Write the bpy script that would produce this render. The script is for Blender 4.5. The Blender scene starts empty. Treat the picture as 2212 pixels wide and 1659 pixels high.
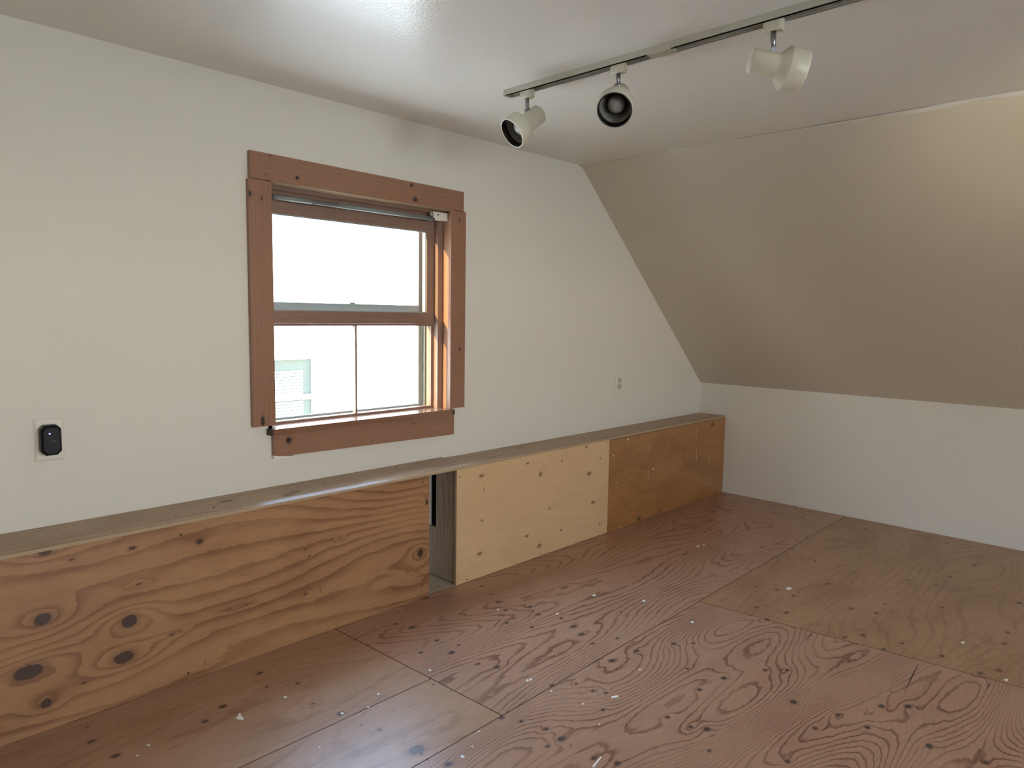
import bpy, bmesh, math, random
import numpy as np
from mathutils import Vector, Matrix

# ------------------------------------------------------------------ camera
W, H = 2212, 1659
FPX, YAW, PITCH, ROLL = 1525.867, 0.8069701, -0.0971773, 0.0147985
CAM = np.array([-4.516527, -2.479522, 1.204817])
_f = np.array([math.sin(YAW)*math.cos(PITCH), math.cos(YAW)*math.cos(PITCH), math.sin(PITCH)])
_r = np.array([math.cos(YAW), -math.sin(YAW), 0.0]); _u = np.cross(_r, _f)
RIGHT = math.cos(ROLL)*_r + math.sin(ROLL)*_u
UP = -math.sin(ROLL)*_r + math.cos(ROLL)*_u
FWD = _f
scene = bpy.context.scene
C = scene.collection
cd = bpy.data.cameras.new('camera'); cam = bpy.data.objects.new('camera', cd); C.objects.link(cam)
cam.matrix_world = Matrix(((RIGHT[0], UP[0], -FWD[0], CAM[0]), (RIGHT[1], UP[1], -FWD[1], CAM[1]),
                           (RIGHT[2], UP[2], -FWD[2], CAM[2]), (0, 0, 0, 1)))
cd.sensor_width = 36; cd.lens = FPX/W*36; cd.clip_start = 0.02
scene.camera = cam
def ray(u, v):
    return RIGHT*((u-W/2)/FPX) - UP*((v-H/2)/FPX) + FWD
def on(u, v, axis, val):
    d = ray(u, v); return CAM + d*((val-CAM[axis])/d[axis])

# ------------------------------------------------------------------ light
vs = scene.view_settings
vs.view_transform = 'Standard'; vs.look = 'None'; vs.gamma = 1.0; vs.use_curve_mapping = False
vs.exposure = 0.50
world = bpy.data.worlds.new('sky'); scene.world = world; world.use_nodes = True
nt = world.node_tree; bg = nt.nodes['Background']
tc = nt.nodes.new('ShaderNodeTexCoord'); sp = nt.nodes.new('ShaderNodeSeparateXYZ')
rp = nt.nodes.new('ShaderNodeValToRGB')
nt.links.new(tc.outputs['Generated'], sp.inputs[0]); nt.links.new(sp.outputs['Z'], rp.inputs[0])
nt.links.new(rp.outputs[0], bg.inputs['Color'])
rp.color_ramp.elements[0].position = 0.0; rp.color_ramp.elements[0].color = (1.0, 0.96, 0.885, 1)
rp.color_ramp.elements[1].position = 0.6; rp.color_ramp.elements[1].color = (0.46, 0.66, 1.0, 1)
bg.inputs['Strength'].default_value = 16.5
sl = bpy.data.lights.new('sun', 'SUN'); sl.energy = 15; sl.angle = math.radians(0.6); sl.color = (1.0, 0.76, 0.34)
sun = bpy.data.objects.new('sun', sl); C.objects.link(sun)
SUN_DIR = Vector((0.95, -0.18, -0.21))
sun.rotation_euler = SUN_DIR.to_track_quat('-Z', 'Y').to_euler()
try:
    scene.cycles.max_bounces = 6; scene.cycles.diffuse_bounces = 4; scene.cycles.glossy_bounces = 3
    scene.cycles.sample_clamp_indirect = 8
    scene.cycles.use_adaptive_sampling = True; scene.cycles.adaptive_threshold = 0.05
    scene.cycles.caustics_reflective = False; scene.cycles.caustics_refractive = False
except Exception:
    pass

# room dimensions (metres)
ZC, ZK, XS = 2.024, 0.751, -1.4035
XL_K, XL_S = -7.2, -5.8          # far side of the attic, behind the photographer
YB = -5.4                        # rear gable
BD, BH = 0.2018, 0.5376          # ledge depth, ledge height

# ------------------------------------------------------------------ helpers
def link(o, parent=None):
    C.objects.link(o)
    if parent is not None: o.parent = parent
    return o
def tag(o, label=None, cat=None, group=None, kind=None):
    for k, v in (('label', label), ('category', cat), ('group', group), ('kind', kind)):
        if v: o[k] = v
    return o
def empty(name, loc=(0, 0, 0), parent=None):
    o = bpy.data.objects.new(name, None); o.empty_display_size = 0.05; o.location = loc
    return link(o, parent)
def obj(name, bm, mat, parent=None, smooth=False, bevel=0, world_to_parent=True):
    me = bpy.data.meshes.new(name); bm.normal_update(); bm.to_mesh(me); bm.free()
    for m in (mat if isinstance(mat, (list, tuple)) else [mat]): me.materials.append(m)
    if smooth:
        for p in me.polygons: p.use_smooth = True
    o = bpy.data.objects.new(name, me); link(o, parent)
    if parent is not None and world_to_parent:
        root = parent; off = Vector((0, 0, 0))
        while root is not None:
            off += root.location; root = root.parent
        o.location = -off
    if bevel:
        b = o.modifiers.new('bevel', 'BEVEL'); b.width = bevel; b.segments = 2; b.limit_method = 'ANGLE'
        b.harden_normals = False
    return o
def bx(bm, x0, x1, y0, y1, z0, z1, mi=0):
    vs_ = [bm.verts.new((x, y, z)) for x in (x0, x1) for y in (y0, y1) for z in (z0, z1)]
    for f in ((0, 1, 3, 2), (4, 6, 7, 5), (0, 4, 5, 1), (2, 3, 7, 6), (0, 2, 6, 4), (1, 5, 7, 3)):
        bm.faces.new([vs_[i] for i in f]).material_index = mi
    return vs_
def box(name, x0, x1, y0, y1, z0, z1, mat, parent=None, bevel=0):
    bm = bmesh.new(); bx(bm, x0, x1, y0, y1, z0, z1); bmesh.ops.recalc_face_normals(bm, faces=bm.faces)
    return obj(name, bm, mat, parent, bevel=bevel)
def prism(bm, pts, axis, a, b):
    """extrude a polygon given in the two other axes from a to b along axis"""
    def P(p, t):
        l = list(p); l.insert(axis, t); return l
    A = [bm.verts.new(P(p, a)) for p in pts]; B = [bm.verts.new(P(p, b)) for p in pts]
    bm.faces.new(A); bm.faces.new(B[::-1])
    n = len(pts)
    for i in range(n): bm.faces.new((A[i], A[(i+1) % n], B[(i+1) % n], B[i]))
def lathe(bm, prof, M, n=32, mi=None, cap0=False, cap1=False):
    rings = []
    for (z, r) in prof:
        rings.append([bm.verts.new(M @ Vector((r*math.cos(2*math.pi*i/n), r*math.sin(2*math.pi*i/n), z))) for i in range(n)])
    for k in range(len(rings)-1):
        for i in range(n):
            f = bm.faces.new((rings[k][i], rings[k][(i+1) % n], rings[k+1][(i+1) % n], rings[k+1][i])); f.smooth = True
            if mi: f.material_index = mi
    if cap0: bm.faces.new(rings[0][::-1])
    if cap1: bm.faces.new(rings[-1])
def frame_z(origin, d, upv=Vector((0, 0, 1))):
    d = Vector(d).normalized(); x = upv.cross(d)
    if x.length < 1e-4: x = Vector((1, 0, 0))
    x.normalize(); y = d.cross(x)
    return Matrix(((x.x, y.x, d.x, origin[0]), (x.y, y.y, d.y, origin[1]), (x.z, y.z, d.z, origin[2]), (0, 0, 0, 1)))
def tube(bm, a, b, r, n=20, r2=None):
    a, b = Vector(a), Vector(b)
    lathe(bm, [(0, r), ((b-a).length, r2 or r)], frame_z(a, b-a, Vector((0.01, 0.02, 1))), n, cap0=True, cap1=True)

# ------------------------------------------------------------------ materials
def newmat(name):
    m = bpy.data.materials.new(name); m.use_nodes = True
    return m, m.node_tree, m.node_tree.nodes['Principled BSDF']
def N(t, typ, **kw):
    n = t.nodes.new(typ)
    for k, v in kw.items(): setattr(n, k, v)
    return n
def val(t, x):
    n = N(t, 'ShaderNodeValue'); n.outputs[0].default_value = x; return n.outputs[0]
def mth(t, op, a, b=None, c=None, clamp=False):
    n = N(t, 'ShaderNodeMath', operation=op); n.use_clamp = clamp
    for i, x in enumerate((a, b, c)):
        if x is None: continue
        if isinstance(x, (int, float)): n.inputs[i].default_value = x
        else: t.links.new(x, n.inputs[i])
    return n.outputs[0]
def sstep(t, x, lo, hi, o0=0.0, o1=1.0):
    n = N(t, 'ShaderNodeMapRange', interpolation_type='SMOOTHSTEP')
    t.links.new(x, n.inputs[0])
    for i, v in ((1, lo), (2, hi), (3, o0), (4, o1)): n.inputs[i].default_value = v
    return n.outputs[0]
def mix(t, f, a, b, blend='MIX'):
    n = N(t, 'ShaderNodeMix', data_type='RGBA', blend_type=blend)
    if isinstance(f, (int, float)): n.inputs[0].default_value = f
    else: t.links.new(f, n.inputs[0])
    for i, x in ((6, a), (7, b)):
        if isinstance(x, tuple): n.inputs[i].default_value = (*x, 1)
        else: t.links.new(x, n.inputs[i])
    return n.outputs[2]
def noise(t, vec, scale, detail=3, rough=0.5, dist=0.0):
    n = N(t, 'ShaderNodeTexNoise'); n.inputs['Scale'].default_value = scale; n.inputs['Detail'].default_value = detail
    n.inputs['Roughness'].default_value = rough; n.inputs['Distortion'].default_value = dist
    t.links.new(vec, n.inputs['Vector']); return n.outputs['Fac']
def mapv(t, vec, s):
    n = N(t, 'ShaderNodeMapping'); n.inputs['Scale'].default_value = s; t.links.new(vec, n.inputs[0]); return n.outputs[0]

def paint(name, col, rough=0.45, bump=0.08, bscale=220, spec=0.4, mottled=0.03):
    m, t, p = newmat(name)
    co = N(t, 'ShaderNodeTexCoord').outputs['Object']
    big = noise(t, co, 1.7, 3)
    dark = tuple(c*(1-mottled*2) for c in col)
    t.links.new(mix(t, big, dark, col), p.inputs['Base Color'])
    p.inputs['Roughness'].default_value = rough; p.inputs['Specular IOR Level'].default_value = spec
    b = N(t, 'ShaderNodeBump'); b.inputs['Strength'].default_value = bump; b.inputs['Distance'].default_value = 0.002
    t.links.new(noise(t, co, bscale, 2), b.inputs['Height']); t.links.new(b.outputs[0], p.inputs['Normal'])
    return m
def plain(name, col, rough=0.5, metal=0.0, spec=0.5, var=0.06, vscale=30, emit=None):
    m, t, p = newmat(name)
    co = N(t, 'ShaderNodeTexCoord').outputs['Object']
    t.links.new(mix(t, noise(t, co, vscale, 3), tuple(c*(1-var) for c in col), tuple(min(1, c*(1+var)) for c in col)), p.inputs['Base Color'])
    p.inputs['Roughness'].default_value = rough; p.inputs['Metallic'].default_value = metal
    p.inputs['Specular IOR Level'].default_value = spec
    if emit:
        p.inputs['Emission Color'].default_value = (*emit[0], 1); p.inputs['Emission Strength'].default_value = emit[1]
    return m
def wood(name, light, dark, knotc, rough=0.4, jag=0.35, linew=0.35, contrast=0.75, patch=0.25, patchcol=None, fiber=0.12, spec=0.5, coat=0.0, soft=0.0, edge=0.94):
    """figure comes from the mesh attributes: gf (growth-ring field), gk (distance from the nearest knot), gu/gv (along, across grain)"""
    m, t, p = newmat(name)
    A = lambda n: N(t, 'ShaderNodeAttribute', attribute_name=n).outputs['Fac']
    gf, gk, gu, gv = A('gf'), A('gk'), A('gu'), A('gv')
    cv = N(t, 'ShaderNodeCombineXYZ'); t.links.new(gu, cv.inputs[0]); t.links.new(gv, cv.inputs[1]); uv = cv.outputs[0]
    n1 = noise(t, mapv(t, uv, (7, 28, 1)), 1.0, 4, 0.6)
    F = mth(t, 'ADD', gf, mth(t, 'MULTIPLY', mth(t, 'SUBTRACT', n1, 0.5), jag*2.2))
    fr = mth(t, 'FRACT', F)
    rise = sstep(t, fr, 1-linew-soft, edge-0.01)           # slow darkening into latewood
    fall = sstep(t, fr, edge, 1.0, 1.0, 0.0)          # sharp edge
    line = mth(t, 'MULTIPLY', rise, fall)
    wv = noise(t, mapv(t, uv, (2.2, 5.0, 1)), 1.3, 4, 0.55)
    line = mth(t, 'MULTIPLY', line, sstep(t, wv, 0.25, 0.65, 0.35, 1.0))
    pn = wv
    pcol = patchcol or tuple(0.5*(a+b) for a, b in zip(light, dark))
    base = mix(t, mth(t, 'MULTIPLY', sstep(t, pn, 0.38, 0.72), patch), light, pcol)
    fib = noise(t, mapv(t, uv, (18, 520, 1)), 1.0, 3, 0.6)
    fibc = mix(t, sstep(t, fib, 0.3, 0.7), tuple([1-fiber*1.6]*3), tuple([1+fiber]*3))
    col = mix(t, mth(t, 'MULTIPLY', line, contrast), base, dark)
    col = mix(t, 1.0, col, fibc, 'MULTIPLY')
    # knots: halo, rings, core
    kn = mth(t, 'ADD', gk, mth(t, 'MULTIPLY', mth(t, 'SUBTRACT', noise(t, mapv(t, uv, (60, 90, 1)), 1.0, 2), 0.5), 0.5))
    halo = sstep(t, kn, 1.0, 2.3, 0.45, 0.0)
    ring = mth(t, 'MULTIPLY', mth(t, 'POWER', mth(t, 'ABSOLUTE', mth(t, 'SINE', mth(t, 'MULTIPLY', kn, 6.5))), 4.0), sstep(t, kn, 1.0, 2.0, 0.5, 0.0))
    col = mix(t, mth(t, 'MAXIMUM', halo, ring), col, tuple(0.6*a+0.4*b for a, b in zip(dark, knotc)))
    core = sstep(t, kn, 0.85, 1.12, 1.0, 0.0)
    col = mix(t, core, col, knotc)
    col = mix(t, sstep(t, mth(t, 'ABSOLUTE', mth(t, 'SUBTRACT', kn, 1.0)), 0.0, 0.16, 0.6, 0.0), col, tuple(0.35*a for a in knotc))
    t.links.new(col, p.inputs['Base Color'])
    p.inputs['Roughness'].default_value = rough
    p.inputs['Specular IOR Level'].default_value = spec
    p.inputs['Coat Weight'].default_value = coat; p.inputs['Coat Roughness'].default_value = 0.25
    b = N(t, 'ShaderNodeBump'); b.inputs['Strength'].default_value = 0.12; b.inputs['Distance'].default_value = 0.0012
    t.links.new(fib, b.inputs['Height'])
    t.links.new(b.outputs[0], p.inputs['Normal'])
    return m
def plyedge(name, c1, c2, axis, pitch=0.0032):
    m, t, p = newmat(name)
    co = N(t, 'ShaderNodeTexCoord').outputs['Object']
    s = N(t, 'ShaderNodeSeparateXYZ'); t.links.new(co, s.inputs[0])
    w = mth(t, 'SINE', mth(t, 'MULTIPLY', s.outputs[axis], 2*math.pi/pitch))
    nn = noise(t, mapv(t, co, (5, 5, 60)), 1.0, 3)
    col = mix(t, sstep(t, w, -0.3, 0.3), c1, c2)
    col = mix(t, mth(t, 'MULTIPLY', sstep(t, nn, 0.5, 0.8), 0.25), col, tuple(0.6*x for x in c2))
    t.links.new(col, p.inputs['Base Color']); p.inputs['Roughness'].default_value = 0.7
    return m
def glass_mat(name, tint=(0.97, 0.99, 0.98)):
    m, t, p = newmat(name)
    out = t.nodes['Material Output']; t.nodes.remove(p)
    tr = N(t, 'ShaderNodeBsdfTransparent'); tr.inputs[0].default_value = (*tint, 1)
    gl = N(t, 'ShaderNodeBsdfGlossy'); gl.inputs['Roughness'].default_value = 0.02
    fz = N(t, 'ShaderNodeFresnel'); gb_ = N(t, 'ShaderNodeNewGeometry'); t.links.new(mth(t, 'MULTIPLY_ADD', gb_.outputs['Backfacing'], 1/1.45-1.45, 1.45), fz.inputs[0])
    ms = N(t, 'ShaderNodeMixShader'); t.links.new(fz.outputs[0], ms.inputs[0]); t.links.new(tr.outputs[0], ms.inputs[1]); t.links.new(gl.outputs[0], ms.inputs[2])
    t.links.new(ms.outputs[0], out.inputs[0]); return m

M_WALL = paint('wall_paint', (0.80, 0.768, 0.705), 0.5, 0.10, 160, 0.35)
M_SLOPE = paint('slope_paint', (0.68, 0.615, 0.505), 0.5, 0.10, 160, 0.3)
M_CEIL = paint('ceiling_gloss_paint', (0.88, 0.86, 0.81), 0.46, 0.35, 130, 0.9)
_p = M_CEIL.node_tree.nodes['Principled BSDF']; _p.inputs['Coat Weight'].default_value = 0.6; _p.inputs['Coat Roughness'].default_value = 0.16; _p.inputs['Coat IOR'].default_value = 1.6
M_CEIL.node_tree.links.new(M_CEIL.node_tree.nodes['Bump'].outputs[0], _p.inputs['Coat Normal'])
M_DARK = plain('dark_void', (0.015, 0.012, 0.01), 0.9)
M_FLOOR3 = wood('floor_plywood_yellow_brown', (0.42, 0.24, 0.13), (0.245, 0.115, 0.055), (0.10, 0.05, 0.03), 0.38, 0.55, 0.34, 0.6, 0.7, (0.30, 0.165, 0.075), 0.12)
M_FLOOR = wood('floor_plywood', (0.455, 0.26, 0.168), (0.17, 0.066, 0.035), (0.09, 0.058, 0.055), 0.34, 0.52, 0.38, 0.9, 0.5, (0.38, 0.20, 0.13), 0.10, spec=0.5)
M_FLOOR2 = wood('floor_plywood_faint_figure', (0.46, 0.275, 0.165), (0.27, 0.125, 0.065), (0.11, 0.06, 0.04), 0.34, 0.5, 0.30, 0.55, 0.6, (0.36, 0.195, 0.10), 0.10)
M_PANEL_A = wood('pine_plywood', (0.435, 0.232, 0.113), (0.195, 0.078, 0.035), (0.075, 0.042, 0.03), 0.33, 0.34, 0.5, 0.72, 0.7, (0.34, 0.165, 0.082), 0.08, soft=0.1)
M_PANEL_B = wood('birch_plywood', (0.72, 0.49, 0.28), (0.64, 0.42, 0.22), (0.30, 0.17, 0.09), 0.38, 0.4, 0.5, 0.45, 0.5, (0.66, 0.43, 0.235), 0.05)
M_PANEL_C = wood('brown_varnished_plywood', (0.40, 0.19, 0.065), (0.29, 0.12, 0.04), (0.14, 0.07, 0.03), 0.30, 0.35, 0.5, 0.5, 0.8, (0.30, 0.125, 0.04), 0.06, spec=0.6)
M_TOP = wood('ledge_plywood', (0.46, 0.30, 0.175), (0.20, 0.11, 0.06), (0.09, 0.055, 0.035), 0.36, 0.3, 0.5, 0.85, 0.5, (0.33, 0.20, 0.11), 0.12, spec=0.35, edge=0.85)
M_LIP = wood('worn_ledge_lip', (0.43, 0.29, 0.18), (0.28, 0.17, 0.10), (0.12, 0.075, 0.05), 0.22, 0.2, 0.5, 0.5, 0.3, None, 0.08, spec=0.8, edge=0.85)
M_TRIM = wood('stained_pine_trim', (0.345, 0.18, 0.113), (0.26, 0.122, 0.073), (0.05, 0.03, 0.03), 0.30, 0.2, 0.6, 0.5, 0.4, (0.305, 0.15, 0.092), 0.06, spec=0.6, edge=0.7)
M_STOOL = wood('stained_pine_stool', (0.27, 0.135, 0.08), (0.20, 0.09, 0.05), (0.05, 0.03, 0.03), 0.14, 0.2, 0.6, 0.5, 0.3, None, 0.06, spec=0.9, edge=0.7)
M_SASH = wood('stained_pine_sash', (0.27, 0.165, 0.125), (0.20, 0.115, 0.085), (0.05, 0.03, 0.03), 0.32, 0.2, 0.6, 0.5, 0.3, None, 0.06, spec=0.6, edge=0.7)
M_EDGE_Z = plyedge('plywood_edge', (0.55, 0.42, 0.28), (0.36, 0.24, 0.14), 2)
M_EDGE_X = plyedge('plywood_edge_upright', (0.55, 0.42, 0.28), (0.36, 0.24, 0.14), 1)
M_INSIDE = wood('weathered_plywood_inside', (0.46, 0.37, 0.29), (0.28, 0.21, 0.15), (0.05, 0.03, 0.02), 0.6, 0.3, 0.4, 0.7, 0.4, None, 0.1)
M_WHITE = plain('white_paint_fleck', (0.86, 0.85, 0.80), 0.5)
M_SCREW = plain('black_screw_head', (0.02, 0.018, 0.016), 0.55)
M_PLATE = plain('ivory_plastic_plate', (0.78, 0.75, 0.67), 0.35, var=0.02)
M_PLATE2 = plain('grey_plastic_receptacle', (0.60, 0.57, 0.50), 0.4, var=0.03)
M_SLOT = plain('outlet_slot_black', (0.03, 0.022, 0.018), 0.6)
M_BLACK = plain('black_satin_plastic', (0.006, 0.007, 0.014), 0.42, spec=0.22, var=0.1)
M_LOGO = plain('grey_print', (0.22, 0.22, 0.24), 0.5)
M_LED = plain('blue_led', (0.2, 0.25, 1.0), 0.3, emit=((0.22, 0.28, 1.0), 2.2))
M_TRACK = plain('ivory_enamel_track', (0.58, 0.56, 0.48), 0.32, var=0.1, vscale=12)
M_HEAD = plain('ivory_enamel_lamp', (0.68, 0.64, 0.52), 0.30, var=0.08, vscale=22)
M_HEADRIM = plain('pale_lamp_rim', (0.85, 0.84, 0.72), 0.3, var=0.02)
M_VOID = plain('matt_black_liner', (0.004, 0.004, 0.004), 0.95, spec=0.0)
M_BAFFLE = plain('black_baffle', (0.012, 0.012, 0.013), 0.42)
M_REFL = plain('dusty_grey_reflector', (0.22, 0.22, 0.20), 0.5)
M_BULB = plain('grey_frosted_bulb', (0.40, 0.39, 0.37), 0.25, var=0.15)
M_STEEL = plain('grey_steel', (0.36, 0.36, 0.37), 0.32, 0.9)
M_ALU = plain('grey_aluminium_frame', (0.30, 0.35, 0.36), 0.4, 0.2)
M_BEAD = plain('varnished_highlight_bead', (0.50, 0.40, 0.28), 0.25)  # bead wood lightened, its highlights are painted into the colour
M_OUTJ = plain('weathered_outer_jamb', (0.42, 0.42, 0.36), 0.6)
M_NAVY = plain('dark_blue_box_shade', (0.012, 0.022, 0.035), 0.8, spec=0.1)
M_ROD = plain('grey_shade_roller', (0.11, 0.115, 0.115), 0.4)
M_RODLBL = plain('pale_roller_sleeve', (0.21, 0.23, 0.225), 0.45)
M_GLASS = glass_mat('window_glass')
M_SIDING = paint('white_siding', (0.74, 0.735, 0.71), 0.6, 0.05, 60, 0.2)
M_NTRIM = plain('neighbour_trim', (0.85, 0.85, 0.84), 0.5)
M_NPANE = plain('neighbour_dark_pane', (0.055, 0.062, 0.052), 0.5, spec=0.1, var=0.2, vscale=3)
M_BLIND = plain('white_blind_slat', (0.30, 0.33, 0.26), 0.6)
M_BOUNCE_YARD = plain('pale_bounce_yard', (0.76, 0.70, 0.585), 0.9, var=0.1, vscale=3)  # unseen yard made pale to bounce daylight up to the ceiling
M_CONC = plain('grey_patch', (0.46, 0.38, 0.28), 0.7, var=0.2)

# ------------------------------------------------------------------ wood-figured boards
def field(u, v, seed, freq, amp, knots, ku=(0.25, 1.6), kv=(0.6, 4.0), n=14):
    rs = np.random.RandomState(seed)
    F = v*freq
    for i in range(n):
        a = amp*rs.uniform(0.3, 1.0)/math.sqrt(n); pu = rs.uniform(*ku); pv = rs.uniform(*kv)*rs.choice((-1, 1))
        F = F + a*np.cos(2*math.pi*(u*pu+v*pv)+rs.uniform(0, 6.28))
    K = np.full(u.shape, 5.0)
    for (ku0, kv0, ru, rv, push) in knots:
        du, dv = u-ku0, v-kv0
        F = F + push*np.exp(-((du/(4.2*ru))**2+(dv/(2.6*rv))**2))
        K = np.minimum(K, np.sqrt((du/ru)**2+(dv/rv)**2))
    return F, K
def board(name, quad, depthvec, mats, parent, res, seed, freq, amp, grain=0, knots=(), bevel=0.0, fkw=None):
    """A board whose face is the quad p00,p10,p11,p01 (3-D points); it goes back by depthvec. Grain runs along
    edge p00-p10 (grain=0) or p00-p01 (grain=1). knots: (point, r_along, r_across, push)."""
    p = [np.array(q, float) for q in quad]; dv_ = np.array(depthvec, float)
    L0 = np.linalg.norm(p[1]-p[0]); L1 = np.linalg.norm(p[3]-p[0])
    n0 = max(2, int(L0/res)+1); n1 = max(2, int(L1/res)+1)
    s, t = np.meshgrid(np.linspace(0, 1, n0), np.linspace(0, 1, n1), indexing='ij')
    P = ((1-s)*(1-t))[..., None]*p[0]+(s*(1-t))[..., None]*p[1]+(s*t)[..., None]*p[2]+((1-s)*t)[..., None]*p[3]
    P = P.reshape(-1, 3)
    e0 = (p[1]-p[0])/L0; e1 = p[3]-p[0]; e1 = e1-e0*(e1@e0); e1 /= np.linalg.norm(e1)
    if grain: e0, e1 = e1, e0
    back = np.array([q+dv_ for q in p])
    i00, i10, i11, i01 = 0, (n0-1)*n1, n0*n1-1, n1-1
    nf = len(P); co = np.vstack([P, np.array(p), back])       # face grid, duplicate rim corners, back corners
    idx = np.arange(n0*n1).reshape(n0, n1)
    q4 = np.stack([idx[:-1, :-1], idx[1:, :-1], idx[1:, 1:], idx[:-1, 1:]], -1).reshape(-1, 4)
    f0, b0 = nf, nf+4
    side = [(f0, b0, b0+1, f0+1), (f0+1, b0+1, b0+2, f0+2), (f0+2, b0+2, b0+3, f0+3), (f0+3, b0+3, b0, f0), (b0, b0+3, b0+2, b0+1)]
    nrm = np.cross(p[1]-p[0], p[3]-p[0])
    if nrm@dv_ > 0:
        q4 = q4[:, ::-1]; side = [x[::-1] for x in side]
    faces = q4.tolist()+[list(x) for x in side]
    me = bpy.data.meshes.new(name); me.from_pydata(co.tolist(), [], faces)
    mats = mats if isinstance(mats, (list, tuple)) else [mats]
    for m in mats: me.materials.append(m)
    if len(mats) > 1:
        mi = np.zeros(len(faces), int); mi[len(q4):] = 1; me.polygons.foreach_set('material_index', mi)
    dn = dv_/np.linalg.norm(dv_)
    u = co@e0; v = co@e1 + (co-p[0])@dn*0.7
    ks = [(np.array(k[0])@e0, np.array(k[0])@e1, k[1], k[2], k[3]) for k in knots]
    F, K = field(u, v, seed, freq, amp, ks, **(fkw or {}))
    off = random.Random(seed).uniform(0, 40)
    for nm, arr in (('gf', F), ('gk', K), ('gu', u+off), ('gv', v+off*0.7)):
        a = me.attributes.new(nm, 'FLOAT', 'POINT'); a.data.foreach_set('value', np.ascontiguousarray(arr, dtype=np.float32))
    me.update()
    o = bpy.data.objects.new(name, me); link(o, parent)
    if parent is not None:
        off_ = Vector((0, 0, 0)); r = parent
        while r is not None: off_ += r.location; r = r.parent
        o.location = -off_
    return o
def wbox(name, x0, x1, y0, y1, z0, z1, mat, parent, face='-y', grain='x', seed=1, freq=30, amp=1.2, res=0.02, knots=(), fkw=None):
    """box-shaped board with figured face"""
    if face == '-y': q = [(x0, y0, z0), (x1, y0, z0), (x1, y0, z1), (x0, y0, z1)]; d = (0, y1-y0, 0); g = 0 if grain == 'x' else 1
    elif face == '+z': q = [(x0, y0, z1), (x1, y0, z1), (x1, y1, z1), (x0, y1, z1)]; d = (0, 0, z0-z1); g = 0 if grain == 'x' else 1
    elif face == '-z': q = [(x0, y0, z0), (x1, y0, z0), (x1, y1, z0), (x0, y1, z0)]; d = (0, 0, z1-z0); g = 0 if grain == 'x' else 1
    elif face == '-x': q = [(x0, y0, z0), (x0, y1, z0), (x0, y1, z1), (x0, y0, z1)]; d = (x1-x0, 0, 0); g = 0 if grain == 'y' else 1
    elif face == '+x': q = [(x1, y0, z0), (x1, y1, z0), (x1, y1, z1), (x1, y0, z1)]; d = (x0-x1, 0, 0); g = 0 if grain == 'y' else 1
    return board(name, q, d, mat, parent, res, seed, freq, amp, g, knots, fkw=fkw)
def pk(u, v, axis, plane, ru, rv, push=1.4):
    return (on(u, v, axis, plane), ru, rv, push)

# ================================================================== STRUCTURE
WT = 0.16
# window opening in the front gable
def gx(u, v, y=-0.02): return on(u, v, 1, y)[0]
def gz(u, v, y=-0.02): return on(u, v, 1, y)[2]
OX0, OX1, OZ0, OZ1 = -3.222, -2.343, 0.765, 1.680
def wall_with_hole(name, y0, y1, hole, poly_l, poly_r, ztop):
    bm = bmesh.new(); x0, x1, z0, z1 = hole
    prism(bm, poly_l, 1, y0, y1); prism(bm, poly_r, 1, y0, y1)
    prism(bm, [(x0, 0), (x1, 0), (x1, z0), (x0, z0)], 1, y0, y1)
    prism(bm, [(x0, z1), (x1, z1), (x1, ztop), (x0, ztop)], 1, y0, y1)
    bmesh.ops.remove_doubles(bm, verts=bm.verts, dist=1e-5)
    bmesh.ops.recalc_face_normals(bm, faces=bm.faces)
    return tag(obj(name, bm, M_WALL), kind='structure')
wall_with_hole('wall_front', 0, WT, (OX0, OX1, OZ0, OZ1),
    [(XL_K, 0), (OX0, 0), (OX0, ZC), (XL_S, ZC), (XL_K, ZK)],
    [(OX1, 0), (0, 0), (0, ZK), (XS, ZC), (OX1, ZC)], ZC)
RW = [(-4.9, -3.9), (-3.3, -2.3)]; RZ0, RZ1 = 0.65, 1.76
bm = bmesh.new()
for pts in ([(XL_K, 0), (RW[0][0], 0), (RW[0][0], RZ0), (RW[0][0], 1.55), (XL_K, ZK)], ):
    pass
prism(bm, [(XL_K, 0), (0, 0), (0, RZ0), (XL_K, RZ0)], 1, YB-WT, YB)
xsl = lambda z, side: (XL_K+(z-ZK)/(ZC-ZK)*(XL_S-XL_K)) if side < 0 else (0+(z-ZK)/(ZC-ZK)*XS)
prism(bm, [(XL_K, RZ0), (RW[0][0], RZ0), (RW[0][0], RZ1), (xsl(RZ1, -1), RZ1), (XL_K, ZK)], 1, YB-WT, YB)
prism(bm, [(RW[0][1], RZ0), (RW[1][0], RZ0), (RW[1][0], RZ1), (RW[0][1], RZ1)], 1, YB-WT, YB)
prism(bm, [(RW[1][1], RZ0), (0, RZ0), (0, ZK), (xsl(RZ1, 1), RZ1), (RW[1][1], RZ1)], 1, YB-WT, YB)
prism(bm, [(xsl(RZ1, -1), RZ1), (xsl(RZ1, 1), RZ1), (XS, ZC), (XL_S, ZC)], 1, YB-WT, YB)
bmesh.ops.recalc_face_normals(bm, faces=bm.faces)
tag(obj('wall_back', bm, M_WALL), kind='structure')
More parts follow.
